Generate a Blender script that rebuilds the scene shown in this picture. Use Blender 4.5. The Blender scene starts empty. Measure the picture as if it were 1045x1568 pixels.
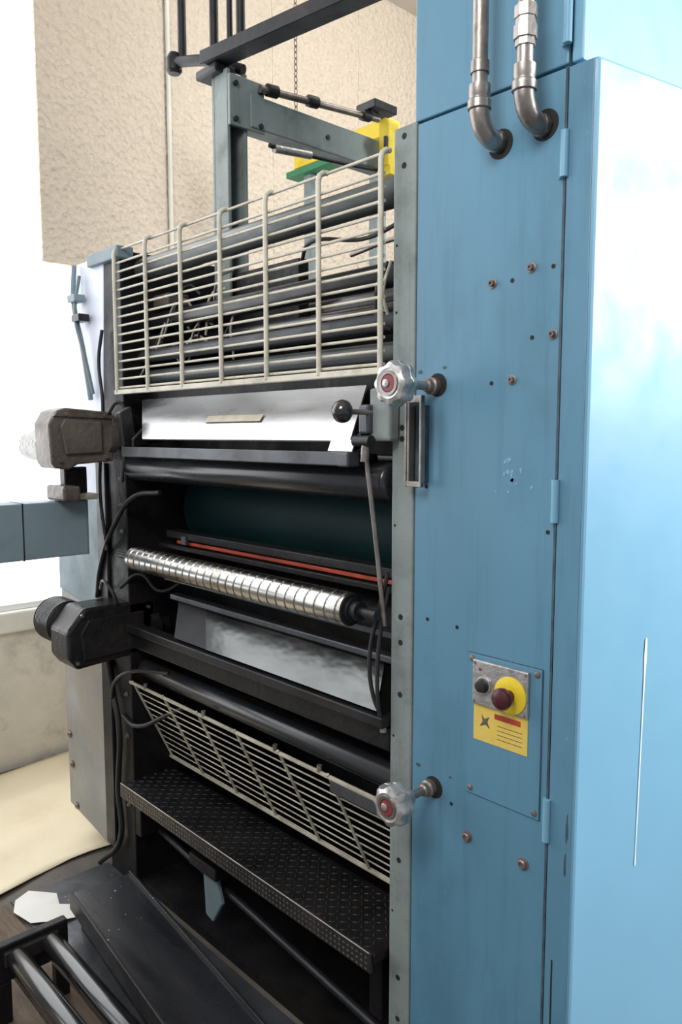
import bpy, bmesh, math, random
from mathutils import Vector, Matrix
random.seed(4)
D=bpy.data; C=bpy.context
PI=math.pi
# ------------------------------------------------------------ materials
def mat(name,col,rough=.5,metal=0.0,var=.15,scale=6,bump=0.0,bscale=60,dirt=None,damt=.0,dscale=3,stretch=(1,1,1),spec=.5,emis=0,chips=None,chipscale=45,bdist=.01):
    m=D.materials.new(name);m.use_nodes=True;n=m.node_tree.nodes;l=m.node_tree.links
    p=n['Principled BSDF'];p.inputs['Roughness'].default_value=rough;p.inputs['Metallic'].default_value=metal
    p.inputs['Specular IOR Level'].default_value=spec
    tc=n.new('ShaderNodeTexCoord');mp=n.new('ShaderNodeMapping');mp.inputs['Scale'].default_value=stretch
    l.new(tc.outputs['Object'],mp.inputs['Vector'])
    nz=n.new('ShaderNodeTexNoise');nz.inputs['Scale'].default_value=scale;nz.inputs['Detail'].default_value=6
    l.new(mp.outputs[0],nz.inputs['Vector'])
    r=n.new('ShaderNodeValToRGB');r.color_ramp.elements[0].position=.3;r.color_ramp.elements[1].position=.7
    r.color_ramp.elements[0].color=[max(0,c*(1-var)) for c in col]+[1]
    r.color_ramp.elements[1].color=[min(1,c*(1+var)) for c in col]+[1]
    l.new(nz.outputs['Fac'],r.inputs[0]);out=r.outputs[0]
    def layer(out,sc,lo,hi,amt,colr,vec,det=10):
        n2=n.new('ShaderNodeTexNoise');n2.inputs['Scale'].default_value=sc;n2.inputs['Detail'].default_value=det;n2.inputs['Roughness'].default_value=.7
        l.new(vec,n2.inputs['Vector'])
        r2=n.new('ShaderNodeValToRGB');r2.color_ramp.elements[0].position=lo;r2.color_ramp.elements[1].position=hi
        r2.color_ramp.elements[1].color=(amt,amt,amt,1);r2.color_ramp.elements[0].color=(0,0,0,1)
        l.new(n2.outputs['Fac'],r2.inputs[0])
        mx=n.new('ShaderNodeMix');mx.data_type='RGBA';l.new(r2.outputs[0],mx.inputs[0]);l.new(out,mx.inputs[6]);mx.inputs[7].default_value=list(colr)+[1];return mx.outputs[2]
    if dirt: out=layer(out,dscale,.5,.72,damt,dirt,mp.outputs[0])
    if chips:
        out=layer(out,chipscale,.69,.73,.7,chips,tc.outputs['Object'],4)
        m2=n.new('ShaderNodeMapping');m2.inputs['Scale'].default_value=(14,14,.8);l.new(tc.outputs['Object'],m2.inputs['Vector'])
        out=layer(out,2.2,.52,.8,.45,[c*.45 for c in col],m2.outputs[0],6)
    l.new(out,p.inputs['Base Color'])
    if rough<.6 and not emis:
        n4=n.new('ShaderNodeTexNoise');n4.inputs['Scale'].default_value=9;n4.inputs['Detail'].default_value=8;l.new(mp.outputs[0],n4.inputs['Vector'])
        mr=n.new('ShaderNodeMapRange');mr.inputs['From Min'].default_value=.3;mr.inputs['From Max'].default_value=.7
        mr.inputs['To Min'].default_value=rough*.82;mr.inputs['To Max'].default_value=min(1,rough*1.3)
        l.new(n4.outputs['Fac'],mr.inputs['Value']);l.new(mr.outputs[0],p.inputs['Roughness'])
    if bump:
        n3=n.new('ShaderNodeTexNoise');n3.inputs['Scale'].default_value=bscale;n3.inputs['Detail'].default_value=4;l.new(mp.outputs[0],n3.inputs['Vector'])
        b=n.new('ShaderNodeBump');b.inputs['Strength'].default_value=bump;b.inputs['Distance'].default_value=bdist
        l.new(n3.outputs['Fac'],b.inputs['Height']);l.new(b.outputs[0],p.inputs['Normal'])
    if emis:
        l.new(out,p.inputs['Emission Color']);p.inputs['Emission Strength'].default_value=emis
    return m
M={}
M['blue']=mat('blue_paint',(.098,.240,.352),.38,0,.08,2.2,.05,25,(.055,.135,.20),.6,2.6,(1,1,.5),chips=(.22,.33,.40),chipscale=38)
M['bluelight']=mat('blue_paint_overlit',(.17,.37,.52),.42,0,.05,1.5,.02,20)  # paler copy of the blue paint; the side's overexposure is in the colour
M['bluegrey']=mat('bluegrey_paint',(.17,.235,.265),.5,0,.15,5,.1,40,(.10,.085,.07),.6,4)
M['beam']=mat('beam_blue_paint',(.22,.30,.345),.5,0,.12,5,.1,40,(.12,.14,.15),.6,4)
M['paleblue']=mat('overexposed_panel_paint',(.66,.70,.82),.4,0,.06,3,0,40,(.40,.47,.60),.4,4)  # near-white colour carries the panel's overexposure
M['greyframe']=mat('grey_green_frame_paint',(.215,.255,.25),.5,0,.12,8,.1,60,(.07,.075,.07),.6,9,chips=(.35,.37,.36),chipscale=60)
M['leftpanel']=mat('old_panel_paint',(.28,.28,.265),.5,0,.2,3,.1,40,(.27,.20,.13),.8,2)
M['black']=mat('greasy_black',(.007,.007,.0085),.45,0,.5,8,.25,40,(.028,.020,.013),.5,6,spec=.3)
M['dark']=mat('dark_steel',(.022,.023,.027),.38,.4,.4,6,.1,40,(.06,.045,.03),.4,8)
M['darkgrey']=mat('rail_grey',(.075,.080,.092),.36,.4,.25,6,.1,40,(.025,.025,.025),.7,9)
M['drum']=mat('dark_roller_rubber',(.016,.017,.021),.25,0,.4,5,0,40,(.04,.04,.045),.4,3,(.4,3,3),spec=.7)
M['gloss']=mat('glossy_black_roller',(.010,.010,.012),.15,0,.4,5,0,40,(.05,.05,.05),.4,14,spec=.9)
M['greyroll']=mat('grey_roller',(.13,.145,.15),.33,.4,.2,5,0,40,(.03,.03,.03),.9,4,(.5,2,2))
M['green']=mat('green_blanket',(.005,.028,.030),.6,0,.2,4,spec=.25)
M['orange']=mat('orange_line',(.42,.05,.02),.5,0,.3,10,0,40,(.09,.02,.01),.8,9)
M['chrome']=mat('ribbed_chrome',(.42,.41,.39),.24,1,.2,20,0,60,(.18,.14,.09),.6,9)
M['silver']=mat('brushed_aluminium',(.55,.55,.56),.27,.9,.08,2,.06,3,(.38,.37,.36),.6,1.5,(.6,2,2),bdist=.03)
M['sheet']=mat('reflective_sheet_metal',(.115,.12,.12),.22,1,.25,1.6,.20,3,(.05,.05,.048),.8,1.8,(.8,1.5,1.5),bdist=.05)
M['steel']=mat('galvanised_steel',(.32,.29,.27),.36,.85,.3,14,.1,60,(.13,.09,.06),.65,16)
M['alu']=mat('cast_aluminium',(.56,.55,.54),.32,.8,.15,20,.2,80,(.14,.12,.10),.6,25)
M['wire']=mat('cream_wire_paint',(.56,.53,.44),.42,0,.12,10,0,40,(.26,.21,.15),.7,14)
M['wiredirty']=mat('dirty_wire_paint',(.46,.43,.34),.48,0,.3,10,0,40,(.11,.09,.06),.7,8)
M['bolt']=mat('bolt_steel',(.26,.21,.19),.42,.7,.3,30)
M['hole']=mat('hole_black',(.01,.01,.01),.8,0,.1,5)
M['grime']=mat('oil_grime',(.045,.075,.10),.55,0,.5,30)
M['yellow']=mat('yellow_paint',(.80,.60,.03),.45,0,.08,10,0,40,(.5,.34,.02),.5,14)
M['labely']=mat('yellow_label',(.72,.52,.10),.5,0,.1,30,0,40,(.46,.37,.18),.7,30)
M['red']=mat('red_plastic',(.20,.03,.035),.35,0,.2,20)
M['darkred']=mat('dark_red_button',(.065,.010,.015),.32,0,.2,20)
M['rubber']=mat('black_rubber',(.013,.013,.014),.45,0,.2,20)
M['brown']=mat('grimy_gearbox',(.15,.128,.112),.40,.3,.3,7,.3,50,(.035,.025,.02),.85,6)
M['gdark']=mat('gearbox_dark',(.022,.021,.022),.36,.3,.35,9,.3,50,(.06,.045,.035),.5,9)
M['white']=mat('white_paper',(.80,.79,.75),.7,0,.04,10)
M['kraft']=mat('kraft_paper',(.86,.76,.56),.8,0,.06,2,.1,8,(.72,.60,.40),.5,3)
M['greenp']=mat('green_paint',(.03,.20,.09),.5,0,.1,10)
M['brass']=mat('brass_tag',(.46,.41,.33),.4,.4,.15,20)
M['wood']=mat('worn_wood_planks',(.13,.09,.06),.7,0,.3,6,.3,30,(.04,.032,.025),.6,5,(1,6,1))
M['floor']=mat('oily_concrete_floor',(.12,.105,.09),.6,0,.3,3,.3,20,(.03,.028,.025),.8,2.5)
M['stucco']=mat('textured_precast_concrete',(.68,.585,.475),.85,0,.05,40,.0,60)
def stucco(m,strength,scale):
    n=m.node_tree.nodes;l=m.node_tree.links
    v=n.new('ShaderNodeTexVoronoi');v.inputs['Scale'].default_value=scale
    z=n.new('ShaderNodeTexNoise');z.inputs['Scale'].default_value=scale*1.3;z.inputs['Detail'].default_value=5
    tc=n.new('ShaderNodeTexCoord');l.new(tc.outputs['Object'],v.inputs['Vector']);l.new(tc.outputs['Object'],z.inputs['Vector'])
    a=n.new('ShaderNodeMath');a.operation='ADD';l.new(v.outputs['Distance'],a.inputs[0]);l.new(z.outputs['Fac'],a.inputs[1])
    b=n.new('ShaderNodeBump');b.inputs['Strength'].default_value=strength;b.inputs['Distance'].default_value=.016
    l.new(a.outputs[0],b.inputs['Height']);l.new(b.outputs[0],n['Principled BSDF'].inputs['Normal'])
stucco(M['stucco'],.85,34)
M['lowwall']=mat('rough_concrete_block',(.72,.68,.60),.9,0,.10,5,.5,30,(.24,.20,.16),.65,3.5)
M['ledge']=mat('ledge_concrete',(.74,.73,.66),.8,0,.1,5,.2,20)
M['ceil']=mat('ceiling_paint',(.66,.61,.54),.8,0,.05,3)
M['frost']=mat('frosted_window_glass',(.95,.97,1.0),.3,0,.02,1,emis=2.6)
M['winframe']=mat('window_frame_paint',(.85,.85,.85),.5,0,.03,4)

# ------------------------------------------------------------ builders
def root(name):
    e=D.objects.new(name,None);e.empty_display_size=.1;C.collection.objects.link(e);return e
def fin(bm,name,m,par,smooth=False,bev=0,seg=2):
    bmesh.ops.recalc_face_normals(bm,faces=bm.faces)
    me=D.meshes.new(name);bm.to_mesh(me);bm.free()
    if smooth:
        for f in me.polygons:f.use_smooth=True
    o=D.objects.new(name,me);C.collection.objects.link(o)
    for mm in (m if isinstance(m,list) else [m]): me.materials.append(M[mm])
    if par:o.parent=par
    if bev:
        b=o.modifiers.new('bevel','BEVEL');b.width=bev;b.segments=seg;b.limit_method='ANGLE'
    if smooth:
        try:
            me.set_sharp_from_angle(angle=math.radians(35))
        except Exception: pass
    return o
def abox(bm,x0,x1,y0,y1,z0,z1):
    v=[bm.verts.new((x,y,z)) for x in(x0,x1) for y in(y0,y1) for z in(z0,z1)]
    for f in((0,1,3,2),(4,6,7,5),(0,4,5,1),(2,3,7,6),(0,2,6,4),(1,5,7,3)):bm.faces.new([v[i] for i in f])
def box(name,x0,x1,y0,y1,z0,z1,m,par,bev=.003):
    bm=bmesh.new();abox(bm,x0,x1,y0,y1,z0,z1);return fin(bm,name,m,par,False,bev)
def acyl(bm,p0,p1,r0,r1=None,seg=32,cap=True):
    if r1 is None:r1=r0
    p0=Vector(p0);p1=Vector(p1);d=(p1-p0).normalized()
    a=d.orthogonal().normalized();b=d.cross(a)
    A=[bm.verts.new(p0+r0*(a*math.cos(2*PI*i/seg)+b*math.sin(2*PI*i/seg))) for i in range(seg)]
    B=[bm.verts.new(p1+r1*(a*math.cos(2*PI*i/seg)+b*math.sin(2*PI*i/seg))) for i in range(seg)]
    for i in range(seg):bm.faces.new([A[i],A[(i+1)%seg],B[(i+1)%seg],B[i]])
    if cap:bm.faces.new(A);bm.faces.new(B[::-1])
def cyl(name,p0,p1,r,m,par,r1=None,seg=40,bev=0):
    bm=bmesh.new();acyl(bm,p0,p1,r,r1,seg);return fin(bm,name,m,par,True,bev)
def lathe(name,base,axis,prof,m,par,seg=48,mod=None):
    bm=bmesh.new();base=Vector(base);d=Vector(axis).normalized();a=d.orthogonal().normalized();b=d.cross(a);R=[]
    for t,r in prof:
        R.append([bm.verts.new(base+d*t+(r*(mod(2*PI*i/seg,t,r) if mod else 1))*(a*math.cos(2*PI*i/seg)+b*math.sin(2*PI*i/seg))) for i in range(seg)])
    for k in range(len(R)-1):
        for i in range(seg):bm.faces.new([R[k][i],R[k][(i+1)%seg],R[k+1][(i+1)%seg],R[k+1][i]])
    bm.faces.new(R[0]);bm.faces.new(R[-1][::-1])
    return fin(bm,name,m,par,True)
def roller(name,x0,x1,y,z,r,m,par,sr=.014,s0=.05,s1=.05):
    prof=[(0,sr),(s0,sr),(s0,r*.75),(s0+.004,r*.93),(s0+.009,r),(s0+(x1-x0)-.009,r),(s0+(x1-x0)-.004,r*.93),(s0+(x1-x0),r*.75),(s0+(x1-x0),sr),(s0+s1+(x1-x0),sr)]
    return lathe(name,(x0-s0,y,z),(1,0,0),prof,m,par)
def tube(name,pts,r,m,par,poly=False,closed=False):
    cu=D.curves.new(name,'CURVE');cu.dimensions='3D';cu.bevel_depth=r;cu.bevel_resolution=4;cu.use_fill_caps=True
    if poly:
        s=cu.splines.new('POLY');s.points.add(len(pts)-1)
        for i,p in enumerate(pts):s.points[i].co=(*p,1)
    else:
        s=cu.splines.new('BEZIER');s.bezier_points.add(len(pts)-1)
        for i,p in enumerate(pts):
            s.bezier_points[i].co=p;s.bezier_points[i].handle_left_type=s.bezier_points[i].handle_right_type='AUTO'
        s.resolution_u=10
    o=D.objects.new(name+'_c',cu);C.collection.objects.link(o)
    dg=C.evaluated_depsgraph_get();me=D.meshes.new_from_object(o.evaluated_get(dg));D.objects.remove(o)
    me.name=name;o=D.objects.new(name,me);C.collection.objects.link(o);me.materials.clear();me.materials.append(M[m])
    for f in me.polygons:f.use_smooth=True
    if par:o.parent=par
    return o
def prism(name,A3,B3,m,par,bev):
    bm=bmesh.new();A=[bm.verts.new(p) for p in A3];B=[bm.verts.new(p) for p in B3]
    n=len(A);bm.faces.new(A);bm.faces.new(B[::-1])
    for i in range(n):bm.faces.new([A[i],B[i],B[(i+1)%n],A[(i+1)%n]])
    return fin(bm,name,m,par,False,bev)
def prismY(name,pts,y0,y1,m,par,bev=.003): return prism(name,[(x,y0,z) for x,z in pts],[(x,y1,z) for x,z in pts],m,par,bev)
def prismX(name,pts,x0,x1,m,par,bev=.003): return prism(name,[(x0,y,z) for y,z in pts],[(x1,y,z) for y,z in pts],m,par,bev)
def prismZ(name,pts,z0,z1,m,par,bev=.003): return prism(name,[(x,y,z0) for x,y in pts],[(x,y,z1) for x,y in pts],m,par,bev)

# ------------------------------------------------------------ room shell
box('floor',-3.9,2.6,-3.0,5.6,-.1,0,'floor',None,0)
box('ceiling',-3.9,.6,-3.0,5.6,4.4,4.5,'ceil',None,0)
box('wall_back',-3.9,2.6,5.5,5.6,0,4.4,'stucco',None,0)
wl=root('wall_left')
box('lower_block',-3.9,-3.7,-3,5.5,0,.67,'lowwall',wl,0)
box('ledge',-3.9,-3.67,-3,5.5,.67,.77,'ledge',wl,.01)
for i,(a,b) in enumerate([(.285,.967),(.973,1.657),(1.663,2.347),(2.353,3.027),(3.033,3.7),(3.704,4.38),(4.384,5.5)]):
    box('precast_panel_%d'%i,-3.9,-3.7,a,b,2.41,4.4,'stucco',wl,.004)
box('joint_back',-3.9,-3.705,.29,5.5,2.415,4.4,'lowwall',wl,0)
box('lower_infill',-3.9,-3.72,1.0,5.5,.77,2.41,'ledge',wl,0)
cyl('wall_conduit',(-3.685,.97,2.0),(-3.685,.97,4.4),.012,'ledge',wl,seg=16)
for k,(a,b,c,d) in enumerate([(-3,.285,.77,4.4),(.285,1.0,.77,2.41)]):
    w=root('window_%d'%(k+1))
    box('frosted_pane',-3.74,-3.72,a,b,c,d,'frost',w,0)
    for zz in (c+.015,): box('rail',-3.76,-3.705,a,b,zz-.015,zz+.015,'winframe',w,.004)
    if k==0:
        for yy in(-2.98,-2.0,-1.2): box('mullion',-3.76,-3.71,yy-.015,yy+.015,c,d,'winframe',w,.004)
kp=root('kraft_paper_sheet')
bm=bmesh.new();nx,ny=24,40;g=[]
for i in range(nx+1):
    row=[]
    for j in range(ny+1):
        x=-3.66+(.97+.025*math.sin(j*.7)+.03*math.sin(j*.23))*i/nx;y=-1.3+3.0*j/ny
        row.append(bm.verts.new((x,y,.004+.012*(1+math.sin(i*.9+j*.35))*abs(math.sin(j*.21+i*.13)))))
    g.append(row)
for i in range(nx):
    for j in range(ny):bm.faces.new([g[i][j],g[i+1][j],g[i+1][j+1],g[i][j+1]])
o=fin(bm,'sheet','kraft',kp,True);s=o.modifiers.new('s','SOLIDIFY');s.thickness=.002

# ------------------------------------------------------------ press body
P=root('printing_press')
XL,XR=-2.40,-1.176
box('frame_plate_right',XR,-1.112,0,1.25,0,2.24,'greyframe',P,.004)
box('frame_inner_right',XR-.003,XR,.03,1.2,.02,2.2,'black',P,0)
box('cabinet_lower',-1.108,-.765,.0,1.25,0,2.232,'blue',P,.003)
box('cabinet_upper',-1.118,-.765,.002,1.25,2.238,4.0,'blue',P,.003)
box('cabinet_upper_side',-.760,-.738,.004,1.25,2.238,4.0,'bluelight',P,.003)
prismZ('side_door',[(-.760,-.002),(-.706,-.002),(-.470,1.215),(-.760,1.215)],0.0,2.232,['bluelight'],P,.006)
prismZ('door_return_flange',[(-.759,-.005),(-.712,-.005),(-.712,-.0025),(-.759,-.0025)],0.0,2.228,'blue',P,.0008)
for a,b in((2.267,2.36),(2.046,2.124),(1.44,1.518),(.832,.915)):
    cyl('hinge_knuckle',(-.762,-.008,a),(-.762,-.008,b),.0075,'bluelight',P,seg=20)
    box('hinge_leaf',-.776,-.762,-.004,0,a,b,'blue',P,.001)
box('door_gap',-.7650,-.7602,-.0055,.02,0,2.23,'grime',P,0)
box('door_seam_shadow',-.7452,-.7420,-.0056,-.0040,0,.60,'hole',P,0)  # dark strip painting a seam shadow on the flange, no opening here
random.seed(12)
def blot(name,cx,cz,rx,rz,y,m,n=22):
    ph=random.uniform(0,6)
    prismY(name,[(cx+rx*(.75+.15*math.sin(3*t+ph)+.1*math.sin(7*t))*math.cos(t),cz+rz*(.8+.12*math.sin(4*t+ph))*math.sin(t)) for t in [2*PI*i/n for i in range(n)]],y-.0004,y,m,P,0)
for cx,cz,rx,rz in((-.720,.87,.0035,.035),(-.722,.80,.003,.03)): blot('oil_smudge',cx,cz,rx,rz,-.005,'grime')
for cx,cz,rx,rz in((-1.095,1.73,.008,.005),(-1.03,1.735,.007,.004),(-1.09,.875,.009,.005),(-1.0,.876,.005,.003)): blot('oil_smudge',cx,cz,rx,rz,0,'grime')
prismY('hatch_panel',[(-.955,.863),(-.782,.863),(-.782,1.158),(-.955,1.158)],-.0035,0,'blue',P,.001)
prismY('hatch_gasket',[(-.9565,.8615),(-.7805,.8615),(-.7805,1.1595),(-.9565,1.1595)],-.0012,0,'grime',P,0)
for x,z in((-.945,.875),(-.792,.875),(-.792,1.148),(-.945,1.148)):
    lathe('hatch_screw',(x,-.0035,z),(0,-1,0),[(0,.006),(.002,.006),(.003,.004)],'bolt',P,20)
def bolt(x,z,r,par=P,y=0,hexa=True):
    lathe('bolt_washer',(x,y,z),(0,-1,0),[(0,r*1.35),(.0015,r*1.35),(.002,r*1.2)],'bolt',par,24)
    lathe('bolt_head',(x,y-.002,z),(0,-1,0),[(0,r),(.005,r),(.007,r*.8),(.007,r*.5),(.004,r*.45)],'bolt',par,6 if hexa else 24)
for x,z in((-.914,1.886),(-.828,1.903),(-.78,1.779),(-.865,1.702)):bolt(x,z,.0068)
for x,z in((-.952,.764),(-.815,.762)):bolt(x,z,.009,hexa=False)
for x,z in((-.783,1.899),(-.870,1.886),(-.824,1.777),(-.913,1.698),(-1.068,1.206),(-.988,1.203),(-.996,.819),(-1.075,1.49),(-.78,1.42),(-.785,1.0)):
    cyl('panel_hole',(x,-.0006,z),(x,.001,z),.0042,'hole',P,seg=20)
for z in(2.219,2.16,1.614,1.59,1.197,1.139,1.02,.63,.343,.24):
    cyl('flange_hole',(-1.146,-.0006,z),(-1.146,.001,z),.0065,'hole',P,seg=20)
for z in(2.0,1.86,1.40,.92,.5):
    cyl('flange_hole_small',(-1.165,-.0006,z),(-1.165,.001,z),.003,'hole',P,seg=12)
for x,z in((-.906,2.142),(-.811,2.150)):
    cyl('pipe_port',(x+.004,-.0008,z-.003),(x+.004,.001,z-.003),.027,'hole',P)
random.seed(9)
for i in range(16):
    x=-.862+random.gauss(0,.018);z=1.52+random.gauss(0,.018);a0=random.uniform(0,1)
    s=random.uniform(.4,1)
    prismY('paint_chip',[(x+s*random.uniform(.002,.007)*math.cos(t+a0),z+s*random.uniform(.003,.006)*math.sin(t+a0)) for t in(0,.9,1.9,2.9,3.9,5)],-.0006,0,'bluelight',P,0)
def doorpt(t,off=0.0015):
    dx,dy=.236/1.24,1.217/1.24
    return (-.706+dx*t+dy*off,-.002+dy*t-dx*off)
bm=bmesh.new();pts=[(1.21,.0012),(1.205,.003),(1.17,.004),(1.13,.002),(1.0,.0014),(.9,.0016),(.78,.001),(.755,.002),(.75,.0008)]
pr=None
for z,h in pts:
    t=.185-(1.21-z)*.018
    a=doorpt(t-h);b=doorpt(t+h);va=bm.verts.new((a[0],a[1],z));vb=bm.verts.new((b[0],b[1],z))
    if pr:bm.faces.new([pr[0],pr[1],vb,va])
    pr=(va,vb)
fin(bm,'paint_drip','white',P)
# left frame
box('frame_plate_left',-2.59,XL,0.0,1.25,0,2.2,'black',P,.004)
box('frame_left_edge',-2.60,-2.53,-.012,0,0.1,1.5,'dark',P,.003)
prismY('left_cover_lower',[(-2.93,.13),(-2.60,.085),(-2.60,1.30),(-2.95,1.30)],-.004,.5,'leftpanel',P,.004)
prismY('left_cover_teal',[(-2.955,1.00),(-2.60,.96),(-2.60,1.38),(-2.955,1.38)],-.006,.1,'bluegrey',P,.004)
prismY('left_cover_upper',[(-2.93,1.385),(-2.56,1.385),(-2.51,2.2),(-2.72,2.2)],-.002,.5,'paleblue',P,.004)
for x,z in((-2.905,.42),(-2.89,.30),(-2.86,.14)):bolt(x,z,.012,y=-.004)
box('left_top_cap',-2.60,-2.38,-.02,.04,2.17,2.21,'bluegrey',P,.004)
tube('air_arm',[(-2.70,-.02,2.19),(-2.69,-.03,2.06),(-2.63,-.03,1.9),(-2.60,-.02,1.72)],.009,'beam',P)
tube('air_arm_b',[(-2.66,-.02,2.15),(-2.66,-.04,2.02),(-2.61,-.03,1.86),(-2.58,-.02,1.74)],.006,'bluegrey',P)
box('arm_clamp',-2.70,-2.64,-.05,-.01,2.06,2.085,'beam',P,.003)
box('arm_clamp_b',-2.67,-2.61,-.05,-.01,1.99,2.015,'dark',P,.003)
box('inner_casing',XL,XR,.62,1.2,0,2.0,'black',P,.0)
box('inner_floor_pan',XL,XR,.02,.62,.0,.03,'black',P,0)
box('inner_dark_sheet_left',XL,-1.85,.30,.34,1.7,2.13,'black',P,0)  # black sheet added to keep the left interior dark
# rollers behind upper guard
roller('idler_top',XL+.01,-1.18,.075,2.143,.034,'greyroll',P,s0=0.01,s1=0.004)
roller('idler_b',XL+.01,-1.18,.40,1.97,.05,'drum',P,s0=0.01,s1=0.004)
roller('idler_c',XL+.01,-1.18,.12,1.975,.030,'drum',P,s0=0.01,s1=0.004)
roller('idler_d',XL+.01,-1.18,.25,1.90,.04,'drum',P,s0=0.01,s1=0.004)
roller('idler_e',XL+.01,-1.18,.07,1.858,.020,'darkgrey',P,s0=0.01,s1=0.004)
roller('idler_f',XL+.01,-1.18,.09,1.790,.024,'greyroll',P,s0=0.01,s1=0.004)
roller('idler_h',XL+.01,-1.18,.30,1.78,.06,'drum',P,s0=0.01,s1=0.004)
for i in range(12):
    x=-2.38+.035*i;z=1.79+.04*(i%5)
    tube('mechanism_link',[(x,.05+.01*i,z),(x+.06,.12,z+.12),(x+.10,.14,z+.05+.01*i)],.004,['steel','dark','wire'][i%3],P)
box('mechanism_block',-2.39,-2.30,.09,.16,1.84,1.93,'gdark',P,.006)
box('mechanism_block_b',-2.37,-2.27,.10,.18,2.02,2.06,'brown',P,.006)
tube('air_line',[(-1.60,.1,2.05),(-1.50,.05,2.075),(-1.35,.08,2.06),(-1.20,.06,2.07)],.005,'rubber',P)
tube('air_line_b',[(-1.62,.3,2.10),(-1.45,.3,2.115),(-1.20,.3,2.10)],.006,'steel',P)
tube('cable_loop_guard',[(-1.22,.03,1.98),(-1.235,.01,1.92),(-1.225,.01,1.85),(-1.20,.02,1.83)],.004,'rubber',P)
tube('cable_loop_guard_b',[(-1.21,.03,1.98),(-1.215,.01,1.91),(-1.20,.01,1.86)],.004,'wire',P)
# ink fountain
prism('fountain_plate',[(-2.385,.06,1.716),(-2.200,-.045,1.586),(-1.262,-.045,1.586),(-1.315,.06,1.716)],[(-2.385,.064,1.713),(-2.200,-.042,1.582),(-1.262,-.042,1.582),(-1.315,.064,1.713)],'silver',P,.0006)
prismX('fountain_plate_tip',[(-.0445,1.588),(-.056,1.562),(-.052,1.560),(-.042,1.584)],-1.325,-1.245,'silver',P,.0006)
prismX('fountain_end_left',[(.07,1.70),(-.05,1.585),(-.05,1.56),(.07,1.58)],-2.26,-2.245,'black',P,.002)
prismX('fountain_end_right',[(.07,1.70),(-.04,1.58),(-.05,1.56),(.07,1.60)],-1.262,-1.25,'black',P,.002)
prismX('fountain_tag',[(.004,1.6515),(-.010,1.6340),(-.011,1.635),(.003,1.6525)],-1.90,-1.64,'brass',P,0)
box('fountain_rail',-2.29,-1.245,-.065,.03,1.528,1.556,'dark',P,.005)
box('fountain_rail_lip',-2.29,-1.245,-.070,-.062,1.530,1.561,'darkgrey',P,.002)
box('fountain_rail_end',-1.27,-1.235,-.078,-.04,1.528,1.560,'darkgrey',P,.004)
box('fountain_back',-2.40,-1.176,.08,.12,1.55,1.745,'black',P,.002)
roller('ductor_roller',XL+.01,-1.19,.03,1.492,.045,'drum',P,s0=0.01,s1=0.01)
roller('blanket_cylinder',XL+.01,-1.18,.36,1.34,.15,'green',P,s0=0.01,s1=0.004)
roller('upper_form_roller',XL+.01,-1.18,.22,1.50,.06,'drum',P,s0=0.01,s1=0.004)
box('cylinder_guard',-2.25,-1.178,.10,.125,1.238,1.250,'orange',P,.003)
box('cylinder_guard_rail',-2.30,-1.178,.09,.14,1.256,1.280,'black',P,.003)
box('cylinder_guard_shelf',-2.35,-1.178,.09,.30,1.218,1.234,'black',P,.003)
box('guard_clip',-2.2,-2.17,.085,.10,1.24,1.27,'darkgrey',P,.003)
box('nip_guard_rail',-2.25,-1.178,.05,.075,1.122,1.138,'darkgrey',P,.003)
roller('lower_blanket_cylinder',XL+.01,-1.18,.38,1.07,.14,'black',P,s0=0.01,s1=0.004)
# ribbed roller
bm=bmesh.new();n=700;seg=48;x0,x1=-2.27,-1.262;R=[]
for k in range(n+1):
    x=x0+(x1-x0)*k/n;ring=[]
    for i in range(seg):
        th=2*PI*i/seg;f=((x-x0)/.036+th/(2*PI)*1.0)%1.0
        r=.0385-(.0022 if f<.12 else 0)
        ring.append(bm.verts.new((x,-.04+r*math.cos(th),1.201+r*math.sin(th))))
    R.append(ring)
for k in range(n):
    for i in range(seg):bm.faces.new([R[k][i],R[k][(i+1)%seg],R[k+1][(i+1)%seg],R[k+1][i]])
bm.faces.new(R[0]);bm.faces.new(R[-1][::-1])
RR=root('ribbed_idler_roller')
fin(bm,'spiral_sleeve','chrome',RR,True)
lathe('hub',(-1.262,-.04,1.201),(1,0,0),[(0,.036),(.003,.036),(.003,.028),(.012,.028),(.012,.022),(.03,.022),(.03,.011),(.082,.011)],'dark',RR)
lathe('hub_far',(-2.27,-.04,1.201),(-1,0,0),[(0,.034),(.01,.03),(.01,.02),(.03,.02),(.03,.010),(.12,.010)],'dark',RR)
# lower fountain
prism('lower_plate',[(-2.02,.06,1.064),(-1.90,-.02,.972),(-1.20,-.02,.972),(-1.25,.06,1.064)],[(-2.02,.063,1.060),(-1.90,-.017,.969),(-1.20,-.017,.969),(-1.25,.063,1.060)],'sheet',P,.0006)
prism('lower_plate_shaded_end',[(-2.18,.062,1.064),(-2.08,-.018,.972),(-1.90,-.018,.971),(-2.02,.062,1.063)],[(-2.18,.065,1.060),(-2.08,-.015,.969),(-1.90,-.015,.969),(-2.02,.065,1.060)],'dark',P,.0006)  # dark strip stands in for the shaded left part of the plate
box('lower_plate_rail_top',-2.2,-1.178,.04,.075,1.066,1.084,'darkgrey',P,.004)
box('lower_rail',-2.38,-1.178,-.025,.02,.935,.962,'dark',P,.004)
box('lower_rail_b',-2.38,-1.178,.0,.06,.875,.932,'black',P,.005)
roller('lower_idler',XL+.01,-1.18,.05,.793,.032,'drum',P,s0=0.01,s1=0.004)
roller('lower_idler_b',XL+.01,-1.18,.22,.72,.04,'black',P,s0=0.01,s1=0.004)
tube('lever_rod',[(-1.208,-.05,1.565),(-1.20,-.03,1.40),(-1.190,-.005,1.17)],.0055,'steel',P)
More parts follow.
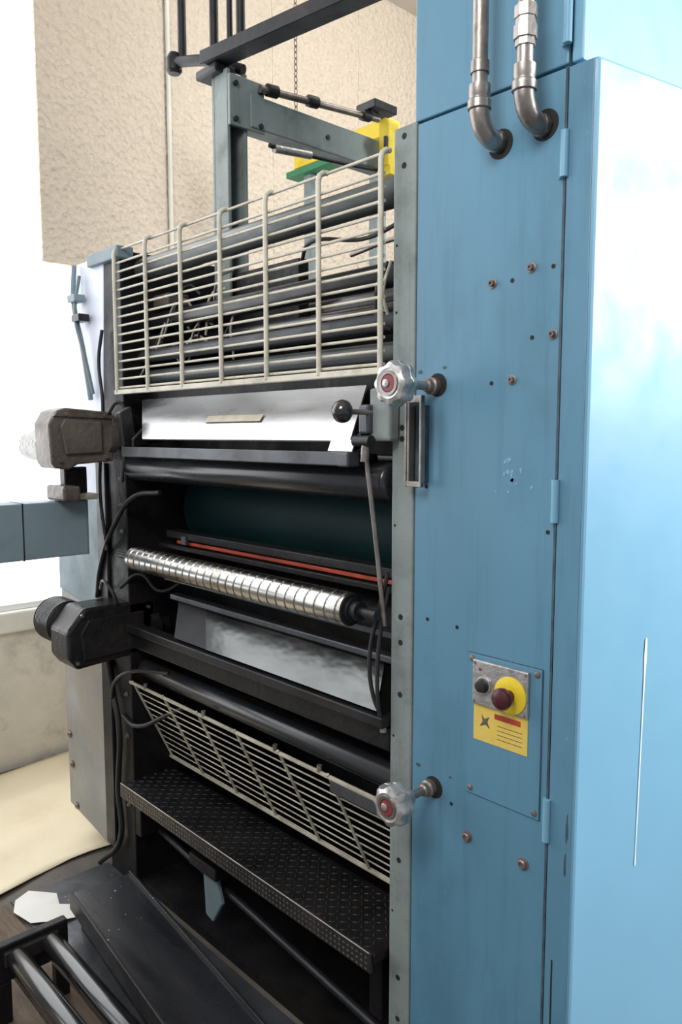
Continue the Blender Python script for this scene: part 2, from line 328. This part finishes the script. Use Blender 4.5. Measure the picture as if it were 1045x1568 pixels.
cyl('lever_clevis',(-1.209,-.052,1.54),(-1.207,-.048,1.59),.010,'steel',P)
cyl('lever_pivot',(-1.24,-.05,1.585),(-1.19,-.05,1.585),.013,'dark',P)
tube('cable_right_a',[(-1.185,.0,1.29),(-1.205,-.01,1.2),(-1.222,-.02,1.10),(-1.212,-.02,1.01),(-1.188,-.01,.95)],.005,'rubber',P)
tube('cable_right_b',[(-1.182,.0,1.26),(-1.195,-.01,1.17),(-1.198,-.02,1.06),(-1.190,-.02,.97),(-1.186,-.01,.93)],.005,'rubber',P)
cyl('cable_ferrule',(-1.189,-.01,.955),(-1.187,-.01,.925),.008,'steel',P)
box('knob_bracket',-1.212,-1.150,-.035,-.003,1.585,1.70,'greyframe',P,.006)
box('knob_bracket_foot',-1.232,-1.20,-.05,-.02,1.60,1.665,'darkgrey',P,.006)
bm=bmesh.new();abox(bm,-1.105,-1.099,-.03,0,1.49,1.68);abox(bm,-1.105,-1.062,-.032,-.026,1.665,1.68);abox(bm,-1.105,-1.062,-.032,-.026,1.49,1.502);abox(bm,-1.068,-1.062,-.034,-.022,1.49,1.68)
abox(bm,-1.1105,-1.105,-.032,-.0,1.49,1.68)
fin(bm,'slotted_bracket','steel',P,False,.0015)
box('slotted_bracket_back',-1.096,-1.070,-.012,0,1.50,1.66,'grime',P,0)
lathe('ball_knob',(-1.205,-.145,1.648),(0,1,0),[(0,.002),(.002,.009),(.006,.016),(.013,.022),(.022,.025),(.030,.0235),(.038,.017),(.042,.010),(.046,.008)],'gloss',P)
cyl('ball_knob_stem',(-1.205,-.10,1.648),(-1.205,-.02,1.648),.006,'steel',P)
lathe('ball_knob_far',(-2.36,-.05,1.655),(0,1,0),[(0,.002),(.003,.014),(.012,.022),(.025,.022),(.034,.012),(.06,.008)],'rubber',P)
prismX('fountain_bracket_left',[(-.06,1.67),(-.02,1.69),(.0,1.56),(-.05,1.56)],-2.34,-2.31,'gdark',P,.004)
tube('hose_a',[(-2.177,.0,1.417),(-2.30,-.02,1.40),(-2.44,-.02,1.302),(-2.57,-.02,1.128),(-2.60,-.02,1.02)],.008,'rubber',P)
tube('hose_b',[(-2.53,-.02,.80),(-2.50,-.02,.70),(-2.46,-.02,.58),(-2.48,-.02,.35),(-2.48,-.02,.15),(-2.58,-.05,.04)],.010,'rubber',P)
tube('hose_c',[(-2.45,-.01,.62),(-2.38,.0,.60),(-2.25,.05,.66),(-2.18,.08,.70)],.008,'rubber',P)
tube('hose_d',[(-2.50,-.02,1.95),(-2.51,-.03,1.85),(-2.49,-.03,1.7),(-2.53,-.03,1.4),(-2.51,-.02,1.2)],.006,'rubber',P)
tube('hose_e',[(-2.42,-.02,1.08),(-2.36,.02,1.13),(-2.28,.05,1.08),(-2.2,.1,1.12)],.006,'rubber',P)
tube('hose_f',[(-2.55,-.03,1.06),(-2.45,-.06,1.10),(-2.40,-.05,1.05),(-2.44,-.03,.98)],.006,'rubber',P)
tube('hose_g',[(-2.49,-.03,.68),(-2.44,-.04,.75),(-2.36,-.02,.80),(-2.2,.03,.82)],.007,'rubber',P)
for z in (1.45,1.36,1.27,.7,.55,.3): bolt(-2.43,z,.006,y=-.002)
tube('tie_rod',[(-2.38,.08,.20),(-1.18,.02,.15)],.012,'dark',P)
prismY('toe_link',[(-2.0,.22),(-1.93,.24),(-1.90,.16),(-1.95,.08),(-1.99,.09)],.02,.035,'bluegrey',P,.004)
prismY('toe_link_block',[(-2.05,.24),(-1.90,.24),(-1.90,.28),(-2.05,.28)],.0,.06,'black',P,.004)
box('lower_cross_beam',-2.40,-1.18,.30,.38,.05,.18,'dark',P,.004)

# ------------------------------------------------------------ wire guards
G=root('wire_guard')
nb=7
for i in range(nb):
    x=-2.392+i*.2005
    tube('upright_bar',[(x,-.025,1.738),(x,-.025,2.178),(x,-.021,2.192),(x,-.010,2.200),(x,.002,2.202)],.0064,'wire',G,poly=True)
bm=bmesh.new()
for k in range(15):
    z=1.752+k*.0285;acyl(bm,(-2.402,-.018,z),(-1.184,-.018,z),.0036,seg=10)
acyl(bm,(-2.402,-.002,2.199),(-1.184,-.002,2.199),.0036,seg=10)
fin(bm,'cross_wires','wire',G,True)
box('bottom_rail',-2.41,-1.182,-.028,-.012,1.730,1.745,'wire',G,.002)
G2=root('wire_guard')
for i in range(nb):
    x=-2.385+i*.2
    tube('upright_bar',[(x,-.004,.756),(x,.004,.744),(x,.145,.45)],.0042,'wiredirty',G2,poly=True)
bm=bmesh.new()
for k in range(11):
    f=k/10;acyl(bm,(-2.40,.006+.143*f,.742-.292*f),(-1.184,.006+.143*f,.742-.292*f),.0021,seg=10)
fin(bm,'cross_wires','wiredirty',G2,True)
box('top_rail',-2.41,-1.182,-.004,.004,.744,.754,'wiredirty',G2,.002)
box('bottom_rail',-2.41,-1.182,.142,.152,.44,.450,'wiredirty',G2,.002)
box('latch_plate',-1.38,-1.19,-.002,.012,.712,.745,'darkgrey',G2,.003)
for x in(-2.3,-1.95,-1.6,-1.42):
    cyl('rail_stud',(x,0,.752),(x,0,.768),.007,'steel',G2,seg=12)

# ------------------------------------------------------------ tread plate step
S=root('tread_plate_step')
box('tread_plate',-2.415,-1.182,-.04,.165,.372,.396,'black',S,.004)
box('front_fascia',-2.415,-1.19,-.046,-.036,.348,.399,'gdark',S,.003)
cyl('worn_edge',(-2.41,-.0445,.3975),(-1.195,-.0445,.3975),.0022,'steel',S,seg=10)
bm=bmesh.new()
def loz(cx,cy,ang,z=.396):
    L,Wd,h=.010,.0028,.0016
    ca,sa=math.cos(ang),math.sin(ang)
    q=[(L,0),(0,Wd),(-L,0),(0,-Wd)]
    b=[bm.verts.new((cx+ca*a-sa*c,cy+sa*a+ca*c,z)) for a,c in q]
    t=[bm.verts.new((cx+(ca*a-sa*c)*.6,cy+(sa*a+ca*c)*.6,z+h)) for a,c in q]
    bm.faces.new(t)
    for i in range(4):bm.faces.new([b[i],b[(i+1)%4],t[(i+1)%4],t[i]])
for i in range(56):
    for j in range(9):
        x=-2.40+i*.0215;y=-.027+j*.0215
        if x<-1.2: loz(x,y,PI/4 if (i+j)%2 else -PI/4)
fin(bm,'diamond_tread','dark',S)
bm=bmesh.new()
for i in range(80):
    x=-2.405+i*.0152
    for zz in(.358,.372,.386):
        s=.0035;v=[bm.verts.new((x+a*s*1.3,-.0475,zz+c*s)) for a,c in((1,0),(0,1),(-1,0),(0,-1))];bm.faces.new(v)
fin(bm,'fascia_pattern','brown',S)
box('step_bracket_left',-2.40,-2.36,.0,.16,.2,.372,'black',S,.004)
box('step_bracket_right',-1.24,-1.20,.0,.16,.2,.372,'black',S,.004)

# ------------------------------------------------------------ handwheels
def handwheel(x,z):
    W=root('hand_wheel')
    def lobes(th,t,r): return 1+.075*max(-.6,math.cos(8*th)) if r>.03 else 1
    f=-.138
    lathe('lobed_rim',(x,f,z),(0,1,0),[(0,.024),(-.002,.030),(.002,.0385),(.010,.042),(.020,.0425),(.022,.038),(.024,.0425),(.034,.042),(.040,.036),(.046,.028),(.058,.020),(.070,.016)],'alu',W,96,lobes)
    lathe('front_ring',(x,f,z),(0,1,0),[(.001,.025),(-.003,.024),(-.003,.018),(.0,.017)],'steel',W,40)
    cyl('red_insert',(x,f-.0025,z),(x,f+.002,z),.0165,'red',W)
    lathe('pointer',(x-.005,f-.0026,z),(0,-1,0),[(0,.008),(.002,.008),(.003,.006)],'alu',W,20)
    cyl('shaft',(x,-.07,z),(x,.0,z),.009,'steel',W)
    lathe('collar',(x,-.030,z),(0,1,0),[(0,.010),(.003,.013),(.013,.014),(.016,.018),(.029,.018)],'bolt',W)
    cyl('port_ring',(x+.008,-.001,z+.002),(x+.008,.0,z+.002),.024,'hole',W)
handwheel(-1.056,1.699);handwheel(-1.053,.837)

# ------------------------------------------------------------ emergency stop station
E=root('emergency_stop_station')
box('face_plate',-.938,-.807,-.012,-.0035,1.058,1.150,'alu',E,.003)
prismX('warning_label',[(-.0045,.982),(-.0035,.982),(-.0035,1.057),(-.0045,1.057)],-.938,-.81,'labely',E,0)
prismX('label_red_band',[(-.0050,1.036),(-.0045,1.036),(-.0045,1.047),(-.0050,1.047)],-.887,-.826,'orange',E,0)
prismY('label_pictogram',[(-.923,1.012),(-.915,1.024),(-.919,1.038),(-.911,1.030),(-.900,1.036),(-.904,1.025),(-.898,1.012),(-.908,1.019)],-.0052,-.0045,'brown',E,0)
for k in range(4): prismX('label_text_line',[(-.0050,.996+k*.009),(-.0045,.996+k*.009),(-.0045,.9972+k*.009),(-.0050,.9972+k*.009)],-.88,-.822,'brown',E,0)
lathe('yellow_ring',(-.8455,-.012,1.096),(0,-1,0),[(0,.0365),(.003,.0365),(.004,.035),(.004,.018)],'yellow',E)
lathe('mushroom_button',(-.8455,-.014,1.096),(0,-1,0),[(0,.012),(.018,.012),(.020,.020),(.028,.0215),(.034,.019),(.038,.012),(.039,.003)],'darkred',E)
lathe('push_button',(-.908,-.012,1.102),(0,-1,0),[(0,.0145),(.006,.0145),(.008,.012),(.016,.0115),(.017,.009)],'rubber',E)
lathe('push_button_ring',(-.908,-.012,1.102),(0,-1,0),[(0,.018),(.004,.0175),(.005,.0135)],'alu',E)
for x,z in((-.932,1.143),(-.813,1.143),(-.932,1.064),(-.813,1.064)):
    lathe('screw',(x,-.012,z),(0,-1,0),[(0,.0035),(.0015,.003)],'bolt',E,16)
lathe('indicator',(-.918,-.012,1.132),(0,-1,0),[(0,.003),(.0015,.003)],'red',E,12)

# ------------------------------------------------------------ conduit pipes
def conduit(x,z,kind):
    c=root('conduit_pipe')
    y=-.062
    cyl('riser',(x,y,z+.05),(x,y,4.0),.0142,'steel',c)
    pts=[];r=.045
    for k in range(9):
        a=PI/2*k/8;pts.append((x,y+r-r*math.cos(a),z+r-r*math.sin(a)))
    tube('elbow',[(x,y,z+r+.012)]+pts+[(x,.02,z)],.0185,'steel',c,poly=True)
    lathe('elbow_collar',(x,y,z+r-.004),(0,0,1),[(0,.0185),(.002,.0215),(.016,.0215),(.019,.0185),(.022,.0185),(.024,.0195),(.044,.0195),(.046,.0142)],'steel',c)
    if kind:
        lathe('union_nut',(x,y,z+.115),(0,0,1),[(0,.0142),(0,.0175),(.012,.0175),(.012,.0205),(.034,.0205),(.034,.0175),(.046,.0175),(.046,.0195),(.066,.0195),(.066,.0142)],'steel',c,8)
    else:
        lathe('coupling',(x,y,z+.105),(0,0,1),[(0,.0142),(.0,.0170),(.020,.0170),(.022,.0142)],'steel',c,24)
    lathe('elbow_nut',(x,y+r+.0,z),(0,1,0),[(0,.0205),(.014,.0205),(.016,.0185)],'steel',c,8)
conduit(-.906,2.142,0);conduit(-.811,2.145,1)

# ------------------------------------------------------------ gear motors
def gearmotor(x0,x1,y0,y1,z0,z1,m,mr,mz,ml):
    g=root('gear_motor')
    c=(z1-z0)
    if m=='brown':
        prismX('gear_case',[(y0+.015,z0),(y0+.06,z0-.004),(y0+.09,z0+.012),(y1,z0+.02),(y1,z1-.012),(y0+.05,z1),(y0+.02,z1-.01),(y0-.004,z1-.05),(y0,z0+.02)],x0,x1,m,g,.006)
        prismX('side_cover',[(y0+.045,z0+.045),(y1-.045,z0+.05),(y1-.045,z1-.045),(y0+.045,z1-.035),(y0+.03,z1-.06)],x1,x1+.012,m,g,.004)
        prismX('case_rim',[(y0+.01,z1-.028),(y1,z1-.034),(y1,z1-.022),(y0+.02,z1-.014)],x1-.01,x1+.007,m,g,.002)
        tube('motor_cable',[(x1,y1-.02,z1-.02),(x1+.03,y1+.01,z1+.02),(x1+.05,y1+.02,z1-.03),(x1+.05,y1,z0-.05)],.006,'rubber',g)
    else:
        prismX('gear_case',[(y0+.03,z0),(y1,z0+.02),(y1,z1-.0),(y0+.06,z1),(y0,z1-c*.35),(y0,z0+.04)],x0,x1,m,g,.010)
        prismX('side_cover',[(y0+.05,z0+.03),(y1-.05,z0+.04),(y1-.05,z1-.035),(y0+.07,z1-.035),(y0+.04,z1-c*.4)],x1,x1+.012,m,g,.004)
    for a,b in((y0+.03,z0+.025),(y0+.05,z1-.02),(y1-.03,z0+.035),(y1-.03,z1-.025)):
        cyl('case_bolt',(x1,a,b),(x1+.010,a,b),.006,'bolt',g,seg=6)
    prof=[(0,mr*.8),(.01,mr)]
    t=.012
    while t<ml-.02: prof+=[(t,mr),(t+.005,mr),(t+.005,mr*.93),(t+.010,mr*.93)];t+=.010
    prof+=[(ml-.012,mr),(ml-.004,mr*.9),(ml,mr*.6)]
    lathe('motor_body',(x0,y0+.07,mz),(-1,0,0),prof,'alu' if m=='brown' else 'gdark',g)
    lathe('shaft_boss',(x1-.02,y1-.02,(z0+z1)/2),(0,1,0),[(0,.05),(.03,.05),(.04,.035),(.07,.035)],m,g)
gearmotor(-2.56,-2.44,-.235,-.02,1.49,1.685,'brown',.055,1.565,.20)
gearmotor(-2.54,-2.40,-.22,.10,.83,1.03,'gdark',.078,.955,.13)
MB=root('motor_mount_bracket')
box('mount_foot',-2.60,-2.50,-.17,-.05,1.380,1.40,'wiredirty',MB,.004)
box('mount_web',-2.58,-2.54,-.15,-.07,1.40,1.49,'gdark',MB,.004)
box('mount_clamp',-2.60,-2.46,-.19,-.13,1.38,1.43,'brown',MB,.008)
B=root('steel_rail_beam')
box('beam_box',-2.64,-2.53,-1.05,-.078,1.19,1.376,'beam',B,.004)
box('beam_weld',-2.642,-2.528,-.300,-.296,1.188,1.378,'dark',B,.001)
box('beam_edge',-2.641,-2.529,-.086,-.075,1.189,1.377,'bluegrey',B,.002)
box('beam_post',-2.63,-2.54,-1.05,-.96,0,1.19,'beam',B,.004)

# ------------------------------------------------------------ overhead frame
O=root('overhead_support_frame')
bm=bmesh.new();abox(bm,-2.27,-2.255,.28,.36,2.0,2.78);abox(bm,-2.255,-2.18,.28,.292,2.0,2.78);abox(bm,-2.255,-2.18,.348,.36,2.0,2.78)
fin(bm,'channel_post','greyframe',O,False,.003)
box('post_foot',-2.42,-2.10,.36,.42,1.98,2.0,'greyframe',O,.003)
box('cross_arm',-2.24,-2.16,.36,1.12,2.61,2.715,'greyframe',O,.004)
box('gusset',-2.18,-2.165,.28,.42,2.60,2.76,'greyframe',O,.003)
for a,b in((.30,2.62),(.30,2.73),(.40,2.62),(.40,2.73),(.70,2.66),(1.05,2.64)):cyl('gusset_bolt',(-2.165,a,b),(-2.155,a,b),.009,'dark',O,seg=6)
prismZ('flat_bar',[(-2.26,.30),(-2.25,.235),(-.95,.42),(-.96,.49)],2.80,2.812,'darkgrey',O,.002)
prismZ('flat_bar_flange',[(-2.26,.235),(-2.26,.229),(-.95,.414),(-.95,.42)],2.80,2.84,'dark',O,.001)
for x,z in((-2.477,2.9),(-2.28,2.82),(-2.19,2.815),(-2.13,2.815)):
    cyl('hanger_rod',(x,.3,z),(x,.3,4.4),.015 if x!=-2.19 else .010,'dark',O,seg=20)
tube('pneumatic_pipe',[(-2.50,.28,2.90),(-2.30,.31,2.845),(-2.20,.36,2.80)],.018,'dark',O)
lathe('pipe_joint',(-2.50,.28,2.86),(0,0,1),[(0,.02),(.01,.028),(.05,.028),(.07,.016)],'dark',O,16)
box('post_cap_valve',-2.32,-2.20,.25,.33,2.77,2.80,'dark',O,.006)
tube('control_rod',[(-2.15,.39,2.735),(-2.15,.95,2.785)],.012,'steel',O)
for y in(.42,.6,.86): cyl('rod_coupling',(-2.15,y,2.737+(y-.39)*.089),(-2.15,y+.04,2.74+(y-.39)*.089),.020,'dark',O)
tube('control_rod_low',[(-2.14,.42,2.56),(-2.14,.62,2.57),(-2.14,1.0,2.60)],.008,'dark',O)
cyl('air_cylinder',(-2.14,.44,2.555),(-2.14,.60,2.57),.014,'alu',O)
box('rod_bracket',-2.2,-2.1,.88,1.0,2.80,2.83,'dark',O,.003)
prismY('yellow_end_stop',[(-2.13,2.60),(-2.08,2.60),(-2.08,2.76),(-2.10,2.775),(-2.13,2.77)],.93,.99,'yellow',O,.006)
box('yellow_stop_arm',-2.14,-2.07,.93,.99,2.565,2.60,'yellow',O,.004)
box('stop_lock',-2.09,-2.078,.915,.93,2.66,2.70,'dark',O,.002)
H=root('hoist_beam')
box('yellow_girder',-3.05,-2.42,1.28,1.36,2.89,2.96,'yellow',H,.004)
box('green_flange',-3.10,-2.6,1.27,1.37,2.855,2.885,'greenp',H,.004)
box('girder_bracket',-3.0,-2.95,1.3,1.36,0,2.855,'greyframe',H,.003)
box('girder_bracket_b',-2.55,-2.50,1.3,1.36,0,2.89,'greyframe',H,.003)
ch=root('hoist_chain')
bm=bmesh.new()
k=0;z=2.995
while z<4.38:
    pts=[]
    for i in range(10):
        t=2*PI*i/10;a=.008*math.cos(t);b=.017*math.sin(t)
        pts.append(Vector((-2.96+(a if k%2 else 0),1.22+(0 if k%2 else a),z+b)))
    for i in range(10):acyl(bm,pts[i],pts[(i+1)%10],.0022,seg=6,cap=False)
    z+=.027;k+=1
fin(bm,'chain_links','bolt',ch,True)

# ------------------------------------------------------------ floor items
T=root('floor_drip_tray')
def rot(x,y,a=-.10,cx=-1.9,cy=-.22):
    return(cx+(x-cx)*math.cos(a)-(y-cy)*math.sin(a),cy+(x-cx)*math.sin(a)+(y-cy)*math.cos(a))
prismZ('tray_top',[rot(-2.33,-.31),rot(-1.2,-.31),rot(-1.2,-.11),rot(-2.33,-.11)],.105,.12,'drum',T,.002)
prismZ('tray_lip_front',[rot(-2.33,-.315),rot(-1.2,-.315),rot(-1.2,-.305),rot(-2.33,-.305)],.07,.130,'dark',T,.002)
prismZ('tray_lip_back',[rot(-2.33,-.115),rot(-1.2,-.115),rot(-1.2,-.105),rot(-2.33,-.105)],.07,.130,'dark',T,.002)
prismZ('tray_base',[rot(-2.30,-.29),rot(-1.2,-.29),rot(-1.2,-.13),rot(-2.30,-.13)],0,.105,'black',T,.002)
RL=root('floor_roller_track')
for y in(-.55,-.457):roller('track_roller',-2.03,-1.0,y,.2,.029,'gloss',RL,s0=.03,s1=.03)
box('end_bracket',-2.075,-2.045,-.60,-.40,.13,.235,'black',RL,.004)
box('end_bracket_foot',-2.075,-2.045,-.60,-.56,0,.13,'black',RL,.004)
box('end_bracket_foot_b',-2.075,-2.045,-.44,-.40,0,.13,'black',RL,.004)
box('end_bracket_right',-.975,-.945,-.60,-.40,0,.235,'black',RL,.004)
box('bearing',-2.05,-2.03,-.58,-.43,.18,.22,'gdark',RL,.004)
FP=root('pit_floor_plate')
prismZ('plate',[(-2.62,-.36),(-1.2,-.36),(-1.2,-.0),(-2.62,-.0)],0,.006,'darkgrey',FP,.001)
WP=root('wood_floor_boards')
for i in range(7):
    y=-1.20+i*.118
    box('board',-2.6+.02*(i%3),-1.1,y,y+.112,0,.012,'wood',WP,.002)
sc=root('paper_scrap')
bm=bmesh.new();pts=[(-2.60,-.35),(-2.52,-.385),(-2.44,-.36),(-2.38,-.30),(-2.37,-.24),(-2.42,-.21),(-2.47,-.25),(-2.53,-.235),(-2.585,-.26),(-2.61,-.30)]
c=bm.verts.new((-2.49,-.30,.030));vs=[bm.verts.new((x,y,.012+.010*(i%2))) for i,(x,y) in enumerate(pts)]
for i in range(len(pts)):bm.faces.new([c,vs[i],vs[(i+1)%len(pts)]])
fin(bm,'torn_sheet','white',sc,True)
db=root('paper_debris')
bm=bmesh.new();random.seed(2)
for i in range(30):
    x=random.uniform(-2.5,-2.0);y=random.uniform(-.3,-.02);s=random.uniform(.0015,.004)
    z=.009
    if -2.33<x<-1.3 and -.33<y<-.06: z=.1315
    a=random.uniform(0,6)
    v=[bm.verts.new((x+s*math.cos(a+t),y+s*math.sin(a+t)*.6,z+random.uniform(0,.002))) for t in(0,1.9,4.1)];bm.faces.new(v)
fin(bm,'scraps','white',db)

# ------------------------------------------------------------ camera & light
cd=D.cameras.new('camera');cam=D.objects.new('camera',cd);C.collection.objects.link(cam);C.scene.camera=cam
F=Vector((-.731,.682,0)).normalized();th=math.radians(5.71)
fw=(F*math.cos(th)+Vector((0,0,-math.sin(th)))).normalized()
rt=fw.cross(Vector((0,0,1))).normalized();up=rt.cross(fw)
R3=Matrix((rt,up,-fw)).transposed()
cam.matrix_world=Matrix.Translation((0,-1.25,1.6))@R3.to_4x4()
cd.sensor_fit='VERTICAL';cd.sensor_height=36;cd.lens=27.32;cd.clip_start=.02
def area(name,loc,tgt,size,power,col,sy=None):
    ld=D.lights.new(name,'AREA');ld.energy=power;ld.color=col;ld.size=size
    if sy:ld.shape='RECTANGLE';ld.size_y=sy
    o=D.objects.new(name,ld);C.collection.objects.link(o);o.location=loc
    o.rotation_euler=(Vector(tgt)-Vector(loc)).to_track_quat('-Z','Y').to_euler()
area('side_glare_light',(1.6,2.0,2.7),(-.6,.3,1.9),1.7,235,(.95,.98,1),1.6)  # unseen area light, placed and sized to blow out the side door
area('ceiling_lamp_front',(-.4,-2.3,3.4),(-1.2,.1,1.6),1.0,55,(1,.97,.93))
area('wall_fill_light',(-2.0,2.3,4.2),(-3.7,2.0,2.6),1.4,34,(1,.95,.87))  # unseen fill, added to brighten the upper left wall
w=D.worlds.new('world');C.scene.world=w;w.use_nodes=True
bg=w.node_tree.nodes['Background'];bg.inputs[0].default_value=(.92,.95,1,1);bg.inputs[1].default_value=.44
C.scene.view_settings.view_transform='Standard'
